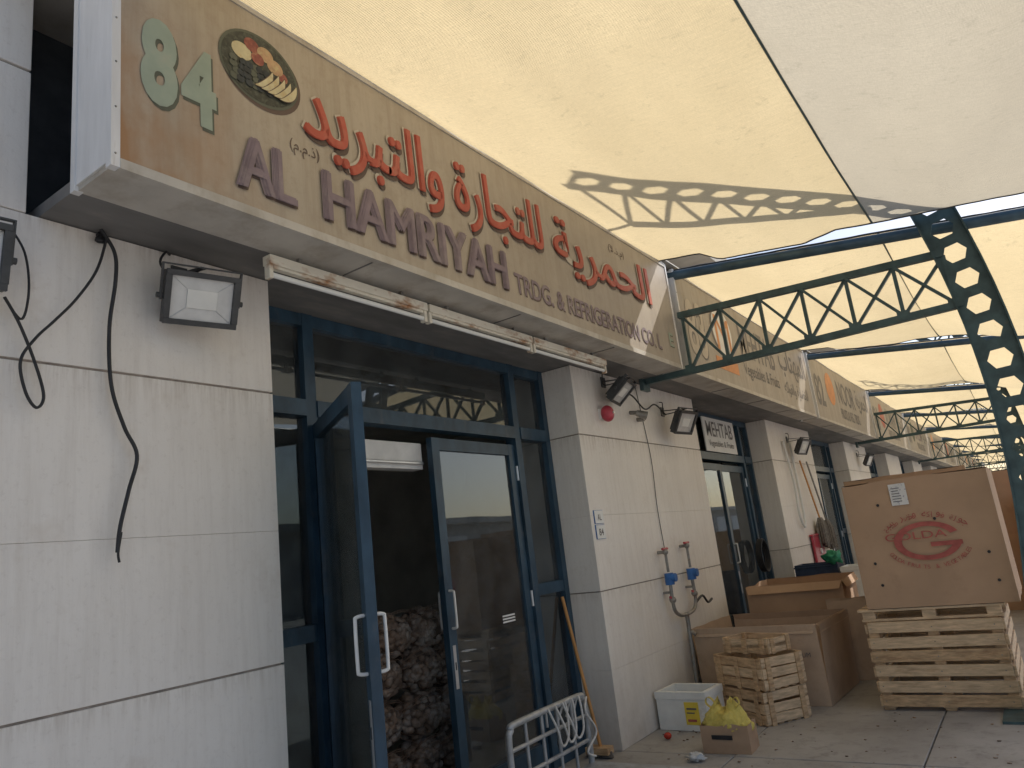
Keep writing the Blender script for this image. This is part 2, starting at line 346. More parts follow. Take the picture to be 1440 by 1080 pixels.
def shop_door(y0,y1,leaf=None,parent=bld):
    b=B();g=B();w=y1-y0
    p0=y0+.55 if leaf is not None else y0+.45;p1=y1-.55 if leaf is not None else y1-.45;mid=(p0+p1)/2
    zt=2.6;ztop=3.2
    def post(ya,yb,z0,z1,d=.05,m=FRAME): b.box(XD-d,XD+d,ya,yb,z0,z1,m)
    post(y0,y0+.07,0,ztop);post(y1-.07,y1,0,ztop)
    post(p0-.08,p0,0,ztop);post(p1,p1+.08,0,ztop)
    for ya,yb in ((y0+.07,p0-.08),(p0,p1),(p1+.08,y1-.07)):
        b.box(XD-.047,XD+.047,ya,yb,ztop-.08,ztop-.003,FRAME)
        b.box(XD-.047,XD+.06,ya,yb,zt-.05,zt+.05,FRAME)
        g.box(XD-.005,XD+.003,ya,yb,zt+.05,ztop-.08,GLASS)
    for ya,yb in ((y0+.07,p0-.08),(p1+.08,y1-.07)):
        b.box(XD-.045,XD+.045,ya,yb,1.27,1.36,FRAME);b.box(XD-.045,XD+.045,ya,yb,0.0,.12,FRAME)
        g.box(XD-.005,XD+.003,ya,yb,1.36,zt-.05,GLASS);g.box(XD-.005,XD+.003,ya,yb,.12,1.27,GLASS)
    H=2.5
    def leafgeo(M,w):
        b.M=M;g.M=M
        b.box(-.025,.025,.004,.085,.02,H,FRAME);b.box(-.025,.025,w-.085,w-.004,.02,H,FRAME)
        b.box(-.024,.024,.085,w-.085,H-.09,H-.001,FRAME);b.box(-.024,.024,.085,w-.085,.021,.2,FRAME)
        b.box(-.010,.010,.085,w-.085,.2,.212,DARKFR)
        g.box(-.003,.003,.085,w-.085,.2,H-.09,GLASS)
        for sx in (-1,1):
            yy=w-.045
            b.tube(smooth_pts([(sx*.025,yy,1.17),(sx*.062,yy,1.175),(sx*.068,yy,1.20),(sx*.068,yy,1.39),(sx*.062,yy,1.415),(sx*.025,yy,1.42)],4),.0085,WHITE,8)
        b.box(-.027,.027,w-.06,w-.03,.78,1.06,ALU);b.box(-.029,.029,w-.05,w-.04,.9,.95,BLACK)
        for z in (.3,1.2,2.2): b.tube([(-.03,.0,z),(-.03,.0,z+.12)],.013,ALU)
        b.M=Matrix();g.M=Matrix()
    lw=mid-p0-.004
    a0=leaf if leaf is not None else 0
    leafgeo(Matrix.Translation((XD+.03,p0+.002,0))@Matrix.Rotation(R(-a0),4,'Z'),lw)
    leafgeo(Matrix.Translation((XD+.0,p1-.002,0))@Matrix.Rotation(R(180),4,'Z'),lw)
    b.obj('door_frame',parent,bevel=.004);g.obj('door_glass',parent)
    return p0,p1
shop_door(2.4,5.6,120)
for k,(a,c) in enumerate(recess):
    if k!=1: shop_door(a,c)
b=B();b.box(-3.62,-3.52,3.0,4.0,2.28,2.47,ROLLER);b.box(-3.5,-3.49,3.02,3.98,2.31,2.33,ALU);b.obj('roller_box',bld,bevel=.006)
b=B()
for i in range(3): b.box(XD+.006,XD+.008,4.66,4.82,1.12+i*.022,1.132+i*.022,WHITE)
b.obj('door_sticker',bld)

# ---------------------------------------------------------------- signs
EY=(0,1,0);EZ=(0,0,1)
def sign_box(y0,y1,face):
    b=B();x1=XS-.012
    b.box(-2.81,x1,y0+.012,y1-.012,3.2,4.3,CREAM)
    b.box(x1,XS,y0+.035,y1-.03,3.235,4.27,face)
    b.box(x1-.02,XS+.006,y0,y0+.035,3.196,4.31,WHITEM);b.box(x1-.02,XS+.006,y1-.03,y1,3.196,4.31,WHITEM)
    b.box(x1-.02,XS+.008,y0+.035,y1-.03,3.193,3.235,CREAM);b.box(x1-.02,XS+.008,y0+.035,y1-.03,4.27,4.315,CREAM)
    b.box(-2.80,x1-.02,y0+.002,y0+.012,3.22,4.3,WHITEM);b.box(-2.83,-2.795,y0-.004,y0+.03,3.196,4.31,WHITEM)
    for k in range(6):
        b.ball((XS+.006,y0+.017,3.25+k*.2),.005,GALV)
    n=4
    for k in range(1,n):
        yy=y0+(y1-y0)*k/n;b.box(-2.8,XS-.03,yy-.003,yy+.003,3.195,3.2,SOFF)
    return b
def st(b,body,y0,y1,z0,z1,m,off=.0,sh=None,so=(.018,-.02),off2=None):
    x=XS+.002
    if sh: b.text(body,(x,y0+so[0],z0+so[1]),EY,EZ,y1-y0,z1-z0,sh,off if off2 is None else off2);x+=.002
    b.text(body,(x,y0,z0),EY,EZ,y1-y0,z1-z0,m,off)
def heavy(b,body,y0,y1,z0,z1,m,sh):
    # bold face made of stacked, slightly shifted layers (keeps counters clean)
    for k in range(4): b.text(body,(XS+.002+.0017*k,y0+.010+k*.008,z0-.012),EY,EZ,y1-y0-.03,z1-z0,sh,.0)
    for k in range(5): b.text(body,(XS+.0095+.0017*k,y0-.003+k*.0078,z0+(.005 if k%2 else -.003)),EY,EZ,y1-y0-.03,z1-z0,m,.0)
b=sign_box(1.27,6.85,SIGN)
st(b,"8",1.385,1.545,3.54,3.95,GREEN,.045,GREEND,(.010,-.015));st(b,"4",1.56,1.725,3.53,3.91,GREEN,.045,GREEND,(.010,-.015))
c=(XS+.002,1.965,3.975)
def pd(dy,dz,rx,ry,m,l): b.disc((c[0]+.003+.0007*l,c[1]+dy,c[2]+dz),EY,EZ,rx,ry,m,28)
b.disc((c[0],c[1]+.012,c[2]-.014),EY,EZ,.225,.195,SHAD);b.disc((c[0]+.0015,c[1],c[2]),EY,EZ,.222,.19,GREEND);b.disc((c[0]+.003,c[1],c[2]),EY,EZ,.208,.176,PLATE)
def crescent(cy,cz,r,a0,a1,th,m,x):
    n=14;vs=[];fs=[]
    for k in range(n+1):
        t=a0+(a1-a0)*k/n;q=th*math.sin(math.pi*(k+.4)/(n+.8))
        vs+=[(x,cy+(r-q/2)*math.cos(t),cz+(r-q/2)*math.sin(t)),(x,cy+(r+q/2)*math.cos(t),cz+(r+q/2)*math.sin(t))]
    for k in range(n): fs.append((2*k,2*k+1,2*k+3,2*k+2))
    b.add(vs,fs,m)
pd(-.10,.05,.055,.044,YEL,1);pd(-.045,.11,.042,.036,APPLE,2);pd(.03,.095,.046,.04,PEACH,3);pd(.085,.055,.046,.04,PEACH,2);pd(-.015,.05,.036,.033,APPLE,4);pd(.13,.02,.028,.028,APPLE,1)
for k in range(24): pd(-.14+.035*(k%6)+random.uniform(-.01,.01),-.01-.032*(k//6),.021,.019,GRAPE if k%3 else GREEND,5+(k%3))
for k in range(5):
    crescent(c[1]-.075+k*.034,c[2]+.035-k*.004,.14,R(-76),R(-6),.042,SHAD,c[0]+.0100+k*.0012);crescent(c[1]-.075+k*.034,c[2]+.035-k*.004,.14,R(-74),R(-8),.033,YEL,c[0]+.0106+k*.0012)
A3="\uFEAA\uFEF3\uFEAE\uFE92\uFE98\uFEDF\uFE8D\uFEED";A2="\uFE93\uFEAD\uFE8E\uFEA0\uFE98\uFEE0\uFEDF";A1="\uFE94\uFEF3\uFEAE\uFEE4\uFEA4\uFEDF\uFE8D"
for A,ya,yb in ((A3,2.2,3.26),(A2,3.38,4.40),(A1,4.56,6.30)):
    for k in range(3): b.text(A,(XS+.002+.0018*k,ya+.014+k*.006,3.63-.018-k*.002),EY,EZ,yb-ya,.48,SHAD,.008)
    b.text(A,(XS+.0078,ya-.008,3.63+.008),EY,EZ,yb-ya,.48,SHAD2,.012)
    for k in range(4): b.text(A,(XS+.0098+.0018*k,ya+k*.005,3.63+(.004 if k%2 else 0)),EY,EZ,yb-ya,.48,RED,.006)
st(b,"(\uFEE1.\uFEE1.\uFEAB)",2.12,2.30,3.60,3.69,SHAD,.0);st(b,"(\uFEF5.\uFEAB.\uFEE1)",5.55,5.85,4.06,4.16,SHAD,.0)
heavy(b,"AL",1.81,2.14,3.32,3.58,PURP,SHAD);heavy(b,"HAMRIYAH",2.30,3.88,3.32,3.585,PURP,SHAD)
st(b,"TRDG. & REFRIGERATION CO. L",3.97,6.40,3.325,3.475,PURP,.014,SHAD,(.009,-.008))
st(b,"E",6.62,6.72,3.40,3.54,GREEN,.02,GREEND,(.009,-.009))
b.obj('shop_sign',bevel=0)
b=sign_box(7.02,12.42,SIGNB)
st(b,"83",7.2,7.72,3.42,4.05,SHAD2,.02,GREYT,(.02,-.02),.03)
b.disc((XS+.003,8.3,3.85),EY,EZ,.36,.32,GREYT);b.disc((XS+.0045,8.32,3.86),EY,EZ,.33,.29,WHITE);b.text("M",(XS+.006,8.08,3.62),EY,EZ,.5,.42,ORANGE,.0)
b.box(XS+.001,XS+.004,7.95,8.7,3.38,3.52,ORANGE)
st(b,"MEHTAB",8.95,10.45,3.68,4.1,GREYT,.01);st(b,"Vegetables & Fruits",8.95,10.5,3.38,3.6,GREYT,.01)
st(b,"\uFE8F\uFE8E\uFE98\uFEEC\uFEE4\uFEDF\uFE8D",10.7,12.2,3.66,4.15,GREYT,.02);st(b,"\uFEEA\uFEDB\uFE8D\uFEEE\uFED4\uFEDF\uFE8D\uFEED \uFE94\uFEF3\uFE8E\uFEC0\uFEA8\uFEDF\uFE8D",10.75,12.1,3.36,3.6,GREYT,.01)
b.obj('shop_sign')
y=12.6;num=82;nm=["NOOR","AL WAHA","SALEM","BARAKA","AL REEM","DANA","ZAHRA","AMAL","JABAL","RAYAN"]
k=0
while y+5.4<YEND:
    b=sign_box(y,y+5.4,SIGNB)
    b.text(str(num),(XS+.003,y+.2,3.45),EY,EZ,.6,.55,GREYT,.02)
    b.disc((XS+.003,y+1.4,3.85),EY,EZ,.33,.3,(ORANGE,RED,GREEND)[k%3])
    st(b,nm[k%10],y+2,y+3.6,3.65,4.1,(GREYT,GREYT,PURP)[k%3],.01);st(b,"FRUITS & VEG. TRDG.",y+2,y+3.8,3.36,3.56,GREYT,.01)
    st(b,(A1,A2,A3)[k%3],y+3.8,y+5.1,3.62,4.12,GREYT,.02)
    b.obj('shop_sign');y+=5.6;num-=1;k+=1
b=B();b.box(XD+.065,XD+.08,9.5,10.75,2.66,3.13,WHITE);b.text("MEHTAB",(XD+.083,9.6,2.87),EY,EZ,1.05,.21,GREYT,.01);b.text("Vegetables & Fruits",(XD+.083,9.62,2.71),EY,EZ,1.0,.11,GREYT,.01);b.obj('door_sign')
b=B();b.box(XW+.001,XW+.012,5.66,5.81,1.79,1.90,WHITE);b.box(XW+.001,XW+.012,5.66,5.81,1.66,1.775,WHITE)
b.text("AL",(XW+.0135,5.7,1.815),EY,EZ,.07,.055,GREYT,.02);b.text("84",(XW+.0135,5.695,1.685),EY,EZ,.08,.06,GREYT,.02)
for z0,z1 in ((1.787,1.903),(1.657,1.778)): b.box(XW+.0005,XW+.008,5.655,5.815,z0,z1,BLUEP)
b.obj('number_plate',bevel=.001)

# ---------------------------------------------------------------- lamps
def floodlight(x,y,z,yaw,tilt,s=1.0,wall_x=XW):
    b=B();b.M=Matrix.Translation((x,y,z))@Matrix.Rotation(R(yaw),4,'Z')@Matrix.Rotation(R(tilt),4,'Y')@Matrix.Scale(s,4)
    W=.17;H=.125
    b.box(-.045,.0,-W,W,-H,H,LAMPB)
    for a,c,d,e in ((-W,W,H-.022,H+.004),(-W,W,-H-.004,-H+.022)): b.box(0,.022,a,c,d,e,LAMPB)
    for a,c in ((-W-.003,-W+.026),(W-.026,W+.003)): b.box(0,.021,a,c,-H+.022,H-.022,LAMPB)
    b.box(.001,.004,-W+.026,W-.026,-H+.022,H-.022,LAMPG);b.box(.006,.009,-.07,.07,-.045,.045,FOAM)
    for (ya,za),(yb,zb_) in (((-.07,-.045),(-W+.026,-H+.022)),((.07,-.045),(W-.026,-H+.022)),((-.07,.045),(-W+.026,H-.022)),((.07,.045),(W-.026,H-.022))): b.bar((.006,ya,za),(.006,yb,zb_),.003,.003,ALU)
    for k in range(9): b.box(-.075,-.045,-.14+k*.035-.004,-.14+k*.035+.004,-H+.02,H-.02,LAMPB)
    for sy in (-1,1): b.box(-.03,-.015+.01,sy*(W+.012)-.004,sy*(W+.012)+.004,-.02,.15,LAMPB);b.tube([(-.02,sy*(W-.01),0),(-.02,sy*(W+.03),0)],.014,LAMPB)
    b.box(-.03,-.005,-W-.016,W+.016,.15,.158,LAMPB)
    end=b.M@Vector((-.02,0,.155));b.M=Matrix()
    b.bar(end,(wall_x,end.y,end.z+.03),.03,.008,LAMPB);b.box(wall_x,wall_x+.012,end.y-.04,end.y+.04,end.z-.03,end.z+.07,LAMPB)
    b.tube(smooth_pts([(wall_x+.01,end.y-.05,end.z+.12),(wall_x+.06,end.y-.10,end.z+.10),(wall_x+.07,end.y-.13,end.z+.03),(wall_x+.05,end.y-.04,end.z-.02),tuple(end)],6),.006,BLACK,6)
    b.obj('floodlight',bevel=.003)
floodlight(-2.93,1.895,2.92,-16,22,.96)
floodlight(-2.90,6.18,2.97,12,48,1.0)
floodlight(-2.86,7.54,2.78,-10,30,1.0)
floodlight(-2.98,.945,2.92,-5,10,1.0)
floodlight(-2.86,12.6,2.78,-10,30,1.0);floodlight(-2.86,18.6,2.78,-10,30,1.0)
for y0 in (2.15,3.32,4.49):
    b=B();y1=y0+1.15;X=-2.78
    b.box(X-.03,X+.03,y0,y1,3.115,3.165,RUSTC);b.box(X-.018,X+.018,y0+.03,y1-.03,3.1,3.115,RUSTC)
    for yy in (y0+.012,y1-.012): b.box(X-.02,X+.02,yy-.012,yy+.012,3.045,3.115,RUSTC)
    b.tube([(X,y0+.024,3.07),(X,y1-.024,3.07)],.014,TUBE,12)
    for yy in (y0+.2,y1-.2): b.box(X-.012,X+.012,yy-.01,yy+.01,3.165,3.2,GALV)
    b.obj('fluorescent_lamp',bevel=.003)

b=B();b.box(XW,XW+.03,6.02,6.12,2.73,2.83,WHITE);b.ball((XW+.07,6.07,2.78),.078,REDP,3,(.75,1,1));b.tube([(XW+.12,6.07,2.78),(XW+.14,6.07,2.78)],.012,ALU);b.obj('alarm_bell')
b=B();b.tube([(XW,6.70,2.86),(XW+.10,6.70,2.84)],.02,GALV);b.tube([(XW+.08,6.68,2.84),(XW+.16,6.74,2.80)],[.03,.045],GALV,10);b.tube([(XW,6.85,2.8),(XW+.08,6.85,2.79)],.022,GALV);b.obj('wall_nozzle')
def cable(name,P,r=.007,m=BLACK):
    b=B();b.tube(smooth_pts(P,8),r,m,6);return b.obj(name)
cable('hanging_cable',[(-3.06,1.50,3.2),(-3.05,1.555,3.1),(-3.05,1.56,2.97),(-3.06,1.54,2.75),(-3.06,1.55,2.5),(-3.05,1.60,2.32),(-3.05,1.655,2.2),(-3.05,1.62,2.05),(-3.05,1.585,1.9),(-3.05,1.575,1.80)],.0085)
cable('hanging_cable',[(-3.05,1.575,1.83),(-3.05,1.59,1.88),(-3.05,1.578,1.80),(-3.05,1.583,1.76)],.005)
cable('hanging_cable',[(-3.05,1.52,3.16),(-3.05,1.48,3.0),(-3.05,1.40,2.85),(-3.05,1.32,2.74),(-3.05,1.25,2.65),(-3.05,1.20,2.55),(-3.05,1.22,2.43),(-3.05,1.26,2.37),(-3.05,1.285,2.42),(-3.05,1.25,2.55),(-3.05,1.19,2.7),(-3.06,1.14,2.8)],.006)
cable('hanging_cable',[(-3.06,1.15,2.78),(-3.05,1.20,2.72),(-3.05,1.22,2.85),(-3.05,1.20,3.0),(-3.05,1.14,3.1)],.005)
b=B();b.tube(smooth_pts([(XW+.01,1.50,3.19),(XW+.03,1.53,3.16),(XW+.03,1.49,3.15),(XW+.02,1.52,3.19)],5),.012,BLACK,6);b.obj('cable_knot')
cable('wall_wire',[(-3.09,6.9,3.2),(-3.09,6.95,2.9),(-3.09,7.02,2.4),(-3.09,6.98,1.9),(-3.09,7.0,1.45)],.004,LAMPB)
cable('wall_wire',[(-3.05,6.3,2.95),(-3.02,6.6,3.02),(-3.02,6.9,2.9),(-3.03,7.2,2.98),(-3.05,7.5,2.9)],.008)
cable('wall_wire',[(-3.07,12.2,2.9),(-3.05,12.3,2.2),(-3.05,12.25,1.7),(-3.05,12.5,1.6),(-3.07,12.6,2.9)],.02,WHITE)
b=B();X=-3.02
for yy,zt in ((6.84,1.47),(7.40,1.50)):
    b.tube([(XW,yy,zt),(X,yy,zt),(X,yy,zt-.02)],.016,GALV);b.tube([(X,yy,zt),(X,yy,1.28)],.014,GALV)
    b.tube([(X,yy-.06,zt+.03),(X,yy+.06,zt+.03)],.012,REDP);b.ball((X,yy,zt),.03,GALV,2)
    b.tube([(X,yy,1.27),(X,yy,1.16)],[.045,.045],BLUEP,12);b.tube([(X,yy,1.225),(X+.07,yy,1.225)],.04,BLUEP,12)
    b.tube(smooth_pts([(X,yy,1.16),(X,yy,.95),(X,yy+(.1 if yy<7 else -.1),.87),(X,7.12,.85)],5),.018,GALV)
    b.ball((X,yy,1.02),.034,GALV,2);b.bar((X,yy-.06,1.05),(X,yy+.05,1.03),.012,.02,REDP)
    b.box(XW,X,yy-.02,yy+.02,1.08,1.1,GALV)
b.tube([(X,7.12,.87),(X,7.10,.4),(X+.0,7.08,.0)],.022,GALV);b.tube([(X,7.12,.7),(X+.06,7.12,.66)],.02,GALV)
b.tube(smooth_pts([(X,7.4,.93),(X,7.6,.98),(X,7.72,.90),(X,7.85,.92)],4),.012,BLACK)
b.obj('water_meter_pipes')
b=B();b.tube([(-3.42,5.50,1.22),(-3.19,5.42,.06)],.014,STICK,10)
b.box(-3.3,-3.1,5.36,5.46,.03,.08,WOODD)
for k in range(16): b.bar((-3.29+k*.012,5.41,.04),(-3.30+k*.014,5.40,.0),.01,.05,MOP)
b.obj('broom')
b=B()
pts=[(-3.37+.0015*k, 10.9+.20*math.sin(k*.42)*(1+.02*random.random()),1.2+.22*math.cos(k*.42)*(1+.05*random.random())) for k in range(60)]
b.tube(pts,.013,BLACK,6);b.obj('hose_coil')
for my,mz in ((13.3,1.5),(13.75,1.45)):
    b=B();b.tube([(-3.05,my-.35,2.6),(-3.0,my,mz+.12)],.015,STICK if my<13.5 else GALV,8)
    for k in range(40):
        a=random.uniform(-.16,.16);q=random.uniform(-.05,.07)
        b.tube([(-3.0+q*.3,my+a*.3,mz+.13),(-3.0+q,my+a*.8,mz),(-2.99+q,my+a,mz-.32+random.uniform(-.05,.05))],.014,MOP,5)
    b.obj('mop')
b=B();b.box(-3.08,-3.04,12.75,13.4,.85,1.35,REDP);b.box(-3.09,-3.03,12.72,13.43,1.35,1.38,REDP);b.tube([(-3.04,13.1,1.1),(-3.02,13.1,1.1)],.05,WHITE);b.obj('fire_hose_cabinet',bevel=.01)

# ---------------------------------------------------------------- canopy
bayY=[(1.38,6.78)]+[(7.07+5.65*k,7.07+5.65*k+5.36) for k in range(10)]
BEAMY=[7.06+5.65*k for k in range(-1,11)]
XE=1.35
def zb(x): return 4.30-.14*(x+2.5)
can=empty('shade_canopy')
for bi,(ya,yb) in enumerate(bayY):
    for (xa,xb,mt,sag,nm_) in ((-2.52,-.60,CLOTH,.09 if bi<1 else .2,'inner_sheet'),(-.60,XE,CLOTH2 if bi<1 else CLOTH,.22 if bi<1 else .42,'outer_sheet')):
        b=B();n=46;vs=[];fs=[]
        for i in range(n+1):
            for j in range(n+1):
                u=i/n;v=j/n;x=xa+(xb-xa)*u
                pull=0 if xa<-1 else .03*math.sin(math.pi*u)
                y=ya+(yb-ya)*v+pull*(1-2*v)*abs(1-2*v)
                if xa<-1:
                    k1=max(0,min(1,(x+2.10)/.10));k=k1*max(0,min(1,(-.9-x)/.3));y+=(k*.2-(1-k1)*.09)*max(0,2*v-1)**2  # far edge shaped so sun through the gap strikes the sign, not the doors
                z=zb(x)-sag*math.sin(math.pi*v)**.8*(math.sin(math.pi*u*.9+.15))-.05*math.sin(math.pi*v)*(.25+u if xa<-1 else 1-u*.3)*(1 if x>-2.45 else 0)
                z+=.025*noise.noise(Vector((x*1.2,y*.9,bi)))*math.sin(math.pi*v)+.006*noise.noise(Vector((x*6,y*2,bi)))
                z+=.012*math.sin(22*(u-.5)*(1.2-v)+3*noise.noise(Vector((x,y*.5,bi))))*math.sin(math.pi*v)*math.sin(math.pi*u)
                vs.append((x,y,z))
        for i in range(n):
            for j in range(n): k=i*(n+1)+j;fs.append((k,k+n+1,k+n+2,k+1))
        b.add(vs,fs,mt,True);b.obj(nm_,can)
        h=B()
        if xa<-1: h.tube([vs[n*(n+1)+j] for j in range(n+1)],.010,STEEL,6)
        h.tube([vs[i*(n+1)] for i in range(n+1)],.010,LAMPB,6);h.tube([vs[i*(n+1)+n] for i in range(n+1)],.010,LAMPB,6)
        h.obj('hem_cable',can)
for by in BEAMY:
    b=B();b.tube([(-3.0,by,zb(-3)-.06),(0,by,zb(0)-.07),(XE+.15,by,zb(XE+.15)-.07)],.05,PIPEB,12)
    b.obj('beam_pipe',can)
b=B();b.tube([(XE+.05,1,zb(XE)-.1),(XE+.05,63,zb(XE)-.1)],.05,PIPEB,10);b.obj('edge_pipe',can)
def bow(z): return .05-.062*(z-2.2)**2
def truss(Y):
    e=empty('canopy_truss')
    b=B();W=.30;cell=.235
    pts=[];z=0.0
    while z<6.6: pts.append((bow(z),z));dx=bow(z+.01)-bow(z);z+=cell*.01/math.hypot(dx,.01)
    def fr(i):
        a=pts[max(i-1,0)];c=pts[min(i+1,len(pts)-1)];t=Vector((c[0]-a[0],0,c[1]-a[1])).normalized();return t,Vector((t.z,0,-t.x))
    for i in range(len(pts)-1):
        P=Vector((pts[i][0],Y,pts[i][1]));Q=Vector((pts[i+1][0],Y,pts[i+1][1]));t1,n1=fr(i);t2,n2=fr(i+1)
        A=P-n1*W/2;Bq=P+n1*W/2;C=Q+n2*W/2;D=Q-n2*W/2
        def L(u,v): return (A*(1-u)+Bq*u)*(1-v)+(D*(1-u)+C*u)*v
        h=[(.5-.30,.5),(.5-.16,.18),(.5+.16,.18),(.8,.5),(.66,.82),(.34,.82)]
        V=[A,Bq,C,D,L(0,.5),L(1,.5)]+[L(*q) for q in h]
        b.add(V,[(0,1,8,7),(2,3,11,10),(0,7,6,4),(4,6,11,3),(1,5,9,8),(5,2,10,9)],STEEL)
    b.obj('bow_web',e,solid=.012)
    b=B()
    for s in (-1,1):
        for i in range(len(pts)-1):
            t1,n1=fr(i);t2,n2=fr(i+1)
            P=Vector((pts[i][0],Y,pts[i][1]))+n1*s*W/2;Q=Vector((pts[i+1][0],Y,pts[i+1][1]))+n2*s*W/2
            b.bar(P,Q,.012,.11,STEEL,up=Vector((0,1,0)))
    b.box(-.55,.05,Y-.2,Y+.2,0,.02,STEEL)
    zt0,zt1=3.78,3.63;x0,x1=-2.95,-.16
    top=lambda x: zt0+(zt1-zt0)*(x-x0)/(x1-x0)
    b.bar((x0,Y,3.17),(x1,Y,3.17),.06,.06,STEEL);b.bar((-2.5,Y,top(-2.5)),(x1,Y,top(x1)),.06,.06,STEEL)
    N=6;xs=[-2.46+(x1+2.46)*k/N for k in range(N+1)]
    for k in range(N+1): b.bar((xs[k],Y,3.19),(xs[k],Y,top(xs[k])-.02),.03,.03,STEEL,up=Vector((0,1,0)))
    for k in range(N):
        b.bar((xs[k],Y+.012,3.19),(xs[k+1],Y+.012,top(xs[k+1])-.02),.024,.034,STEEL,up=Vector((0,1,0)))
        b.bar((xs[k],Y-.014,top(xs[k])-.02),(xs[k+1],Y-.014,3.19),.024,.034,STEEL,up=Vector((0,1,0)))
    b.box(-3.0,-2.96,Y-.08,Y+.08,3.08,3.2,STEEL)
    for k in range(N+1): b.box(xs[k]-.05,xs[k]+.05,Y-.034,Y-.031,3.15,3.23,STEEL)
    A=Vector((-.33,Y,4.5));C=Vector((-1.68,Y,5.55))
    b.bar(A,C,.07,.11,STEEL);n=6
    bz=[4.7+k*(6.5-4.7)/n for k in range(n+1)]
    for k in range(n+1):
        q=A.lerp(C,k/n);r=Vector((bow(bz[k])-.1,Y,bz[k]));b.bar(q,r,.035,.035,STEEL,up=Vector((0,1,0)))
        if k<n: b.bar(A.lerp(C,(k+1)/n),r,.03,.03,STEEL,up=Vector((0,1,0)))
    b.tube([C,(-3.4,Y,5.4)],.02,STEEL)
    b.obj('lattice',e,bevel=0)
for k in range(-1,6): truss(6.9+11.3*k)

# ---------------------------------------------------------------- crates, cartons
def pallet_bin(x0,x1,y0,y1):
    b=B()
    for xx in (x0,(x0+x1)/2-.05,x1-.1):
        for yy in (y0,(y0+y1)/2-.05,y1-.1): b.box(xx,xx+.1,yy,yy+.1,.02,.10,WOOD)
    for k in range(6):
        zz=.03+k*.115
        j=[random.uniform(-.006,.006) for _ in range(4)]
        b.box(x0+j[0],x1+j[1],y0-.022,y0,zz+j[3],zz+.088+j[3],WOOD if k%3 else WOODD,Matrix.Rotation(j[2]*1.4,3,'Y'))
        b.box(x0,x1,y1,y1+.022,zz,zz+.078,WOOD)
        b.box(x0-.022,x0,y0,y1,zz,zz+.078,WOOD);b.box(x1,x1+.022,y0,y1,zz,zz+.078,WOOD)
    for xx in (x0,(x0+x1)/2-.04,x1-.08):
        for yy in (y0+.001,y1-.05): b.box(xx,xx+.08,yy,yy+.049,.0,.69,WOODD)
    for xx in (x0+.03,(x0+x1)/2-.0,x1-.05):
        for k in range(6): b.disc((xx,y0-.0235,.075+k*.115),(1,0,0),(0,0,1),.005,.005,GALV,8)
    for yy in (y0,(y0+y1)/2-.05,y1-.1): b.box(x0-.03,x1+.03,yy,yy+.1,.705,.725,WOOD)
    for xx in (x0-.02,(x0+x1)/2-.05,x1-.08):
        for yy in (y0,(y0+y1)/2-.05,y1-.1): b.box(xx,xx+.1,yy,yy+.1,.725,.785,WOOD)
    n=7
    for k in range(n):
        yy=y0-.02+(y1-y0-.04)*k/(n-1);b.box(x0-.05,x1+.05,yy,yy+.09,.785,.805,WOOD,Matrix.Rotation(random.uniform(-.006,.006),3,'Z'))
    b.obj('wooden_pallet_bin',bevel=.003)
pallet_bin(-1.40,-.42,7.09,8.15)
def carton(x0,x1,y0,y1,z0,z1,flare=0,openf=True,mat=CARD,rot=0,flaps=.0,bulge=.0):
    cx,cy=(x0+x1)/2,(y0+y1)/2
    b=B();b.M=Matrix.Translation((cx,cy,z0))@Matrix.Rotation(R(rot),4,'Z')
    w=(x1-x0)/2;d=(y1-y0)/2;h=z1-z0;n=14
    def wall(p,q,nrm):
        p=Vector(p);q=Vector(q);nrm=Vector(nrm);vs=[];fs=[]
        for i in range(n+1):
            for j in range(n+1):
                u=i/n;v=j/n;pt=p.lerp(q,u)+Vector((0,0,h*v))+nrm*(bulge*math.sin(math.pi*u)*math.sin(math.pi*v)+flare*v*v+.008*noise.noise(Vector((u*3+cx,v*3,cy)))*math.sin(math.pi*u))
                pt.z+=.018*v*noise.noise(Vector((u*4,cx,cy)));vs.append(pt)
        for i in range(n):
            for j in range(n): k=i*(n+1)+j;fs.append((k,k+n+1,k+n+2,k+1))
        b.add(vs,fs,mat,True)
    wall((-w,-d,0),(w,-d,0),(0,-1,0));wall((w,-d,0),(w,d,0),(1,0,0));wall((w,d,0),(-w,d,0),(0,1,0));wall((-w,d,0),(-w,-d,0),(-1,0,0))
    if openf:
        b.add([(-w,-d,.01),(w,-d,.01),(w,d,.01),(-w,d,.01)],[(0,1,2,3)],CARDIN)
        if flaps:
            for (p,q,nr) in (((-w,-d),(w,-d),(0,-1)),((w,d),(-w,d),(0,1)),((w,-d),(w,d),(1,0))):
                o=random.uniform(.3,.6);dz=random.uniform(-.95,-.7)
                P=Vector((*p,h));Q=Vector((*q,h));N=Vector((nr[0]*o,nr[1]*o,dz))*flaps
                e=(Q-P)*.03;b.add([P,Q,Q+N-e,P+N+e],[(0,1,2,3)],mat)
    else: b.add([(-w,-d,h),(w,-d,h),(w,d,h),(-w,d,h)],[(0,1,2,3)],mat)
    b.M=Matrix();return b
b=carton(-1.36,-.26,7.06,8.1,.81,1.86,0,False,CARD,0,0,.0)
yf=7.06-.008
cxx,czz=-.79,1.33
EX=(1,0,0)
b.disc((cxx,yf-.004,czz),EX,EZ,.25,.155,REDPR,48,R(22),R(345),.76)
b.box(cxx+.02,cxx+.25,yf-.006,yf-.003,czz-.05,czz-.015,REDPR)
b.text("GOLDA",(cxx-.31,yf-.008,czz+.02),EX,EZ,.46,.06,REDPR,.0)
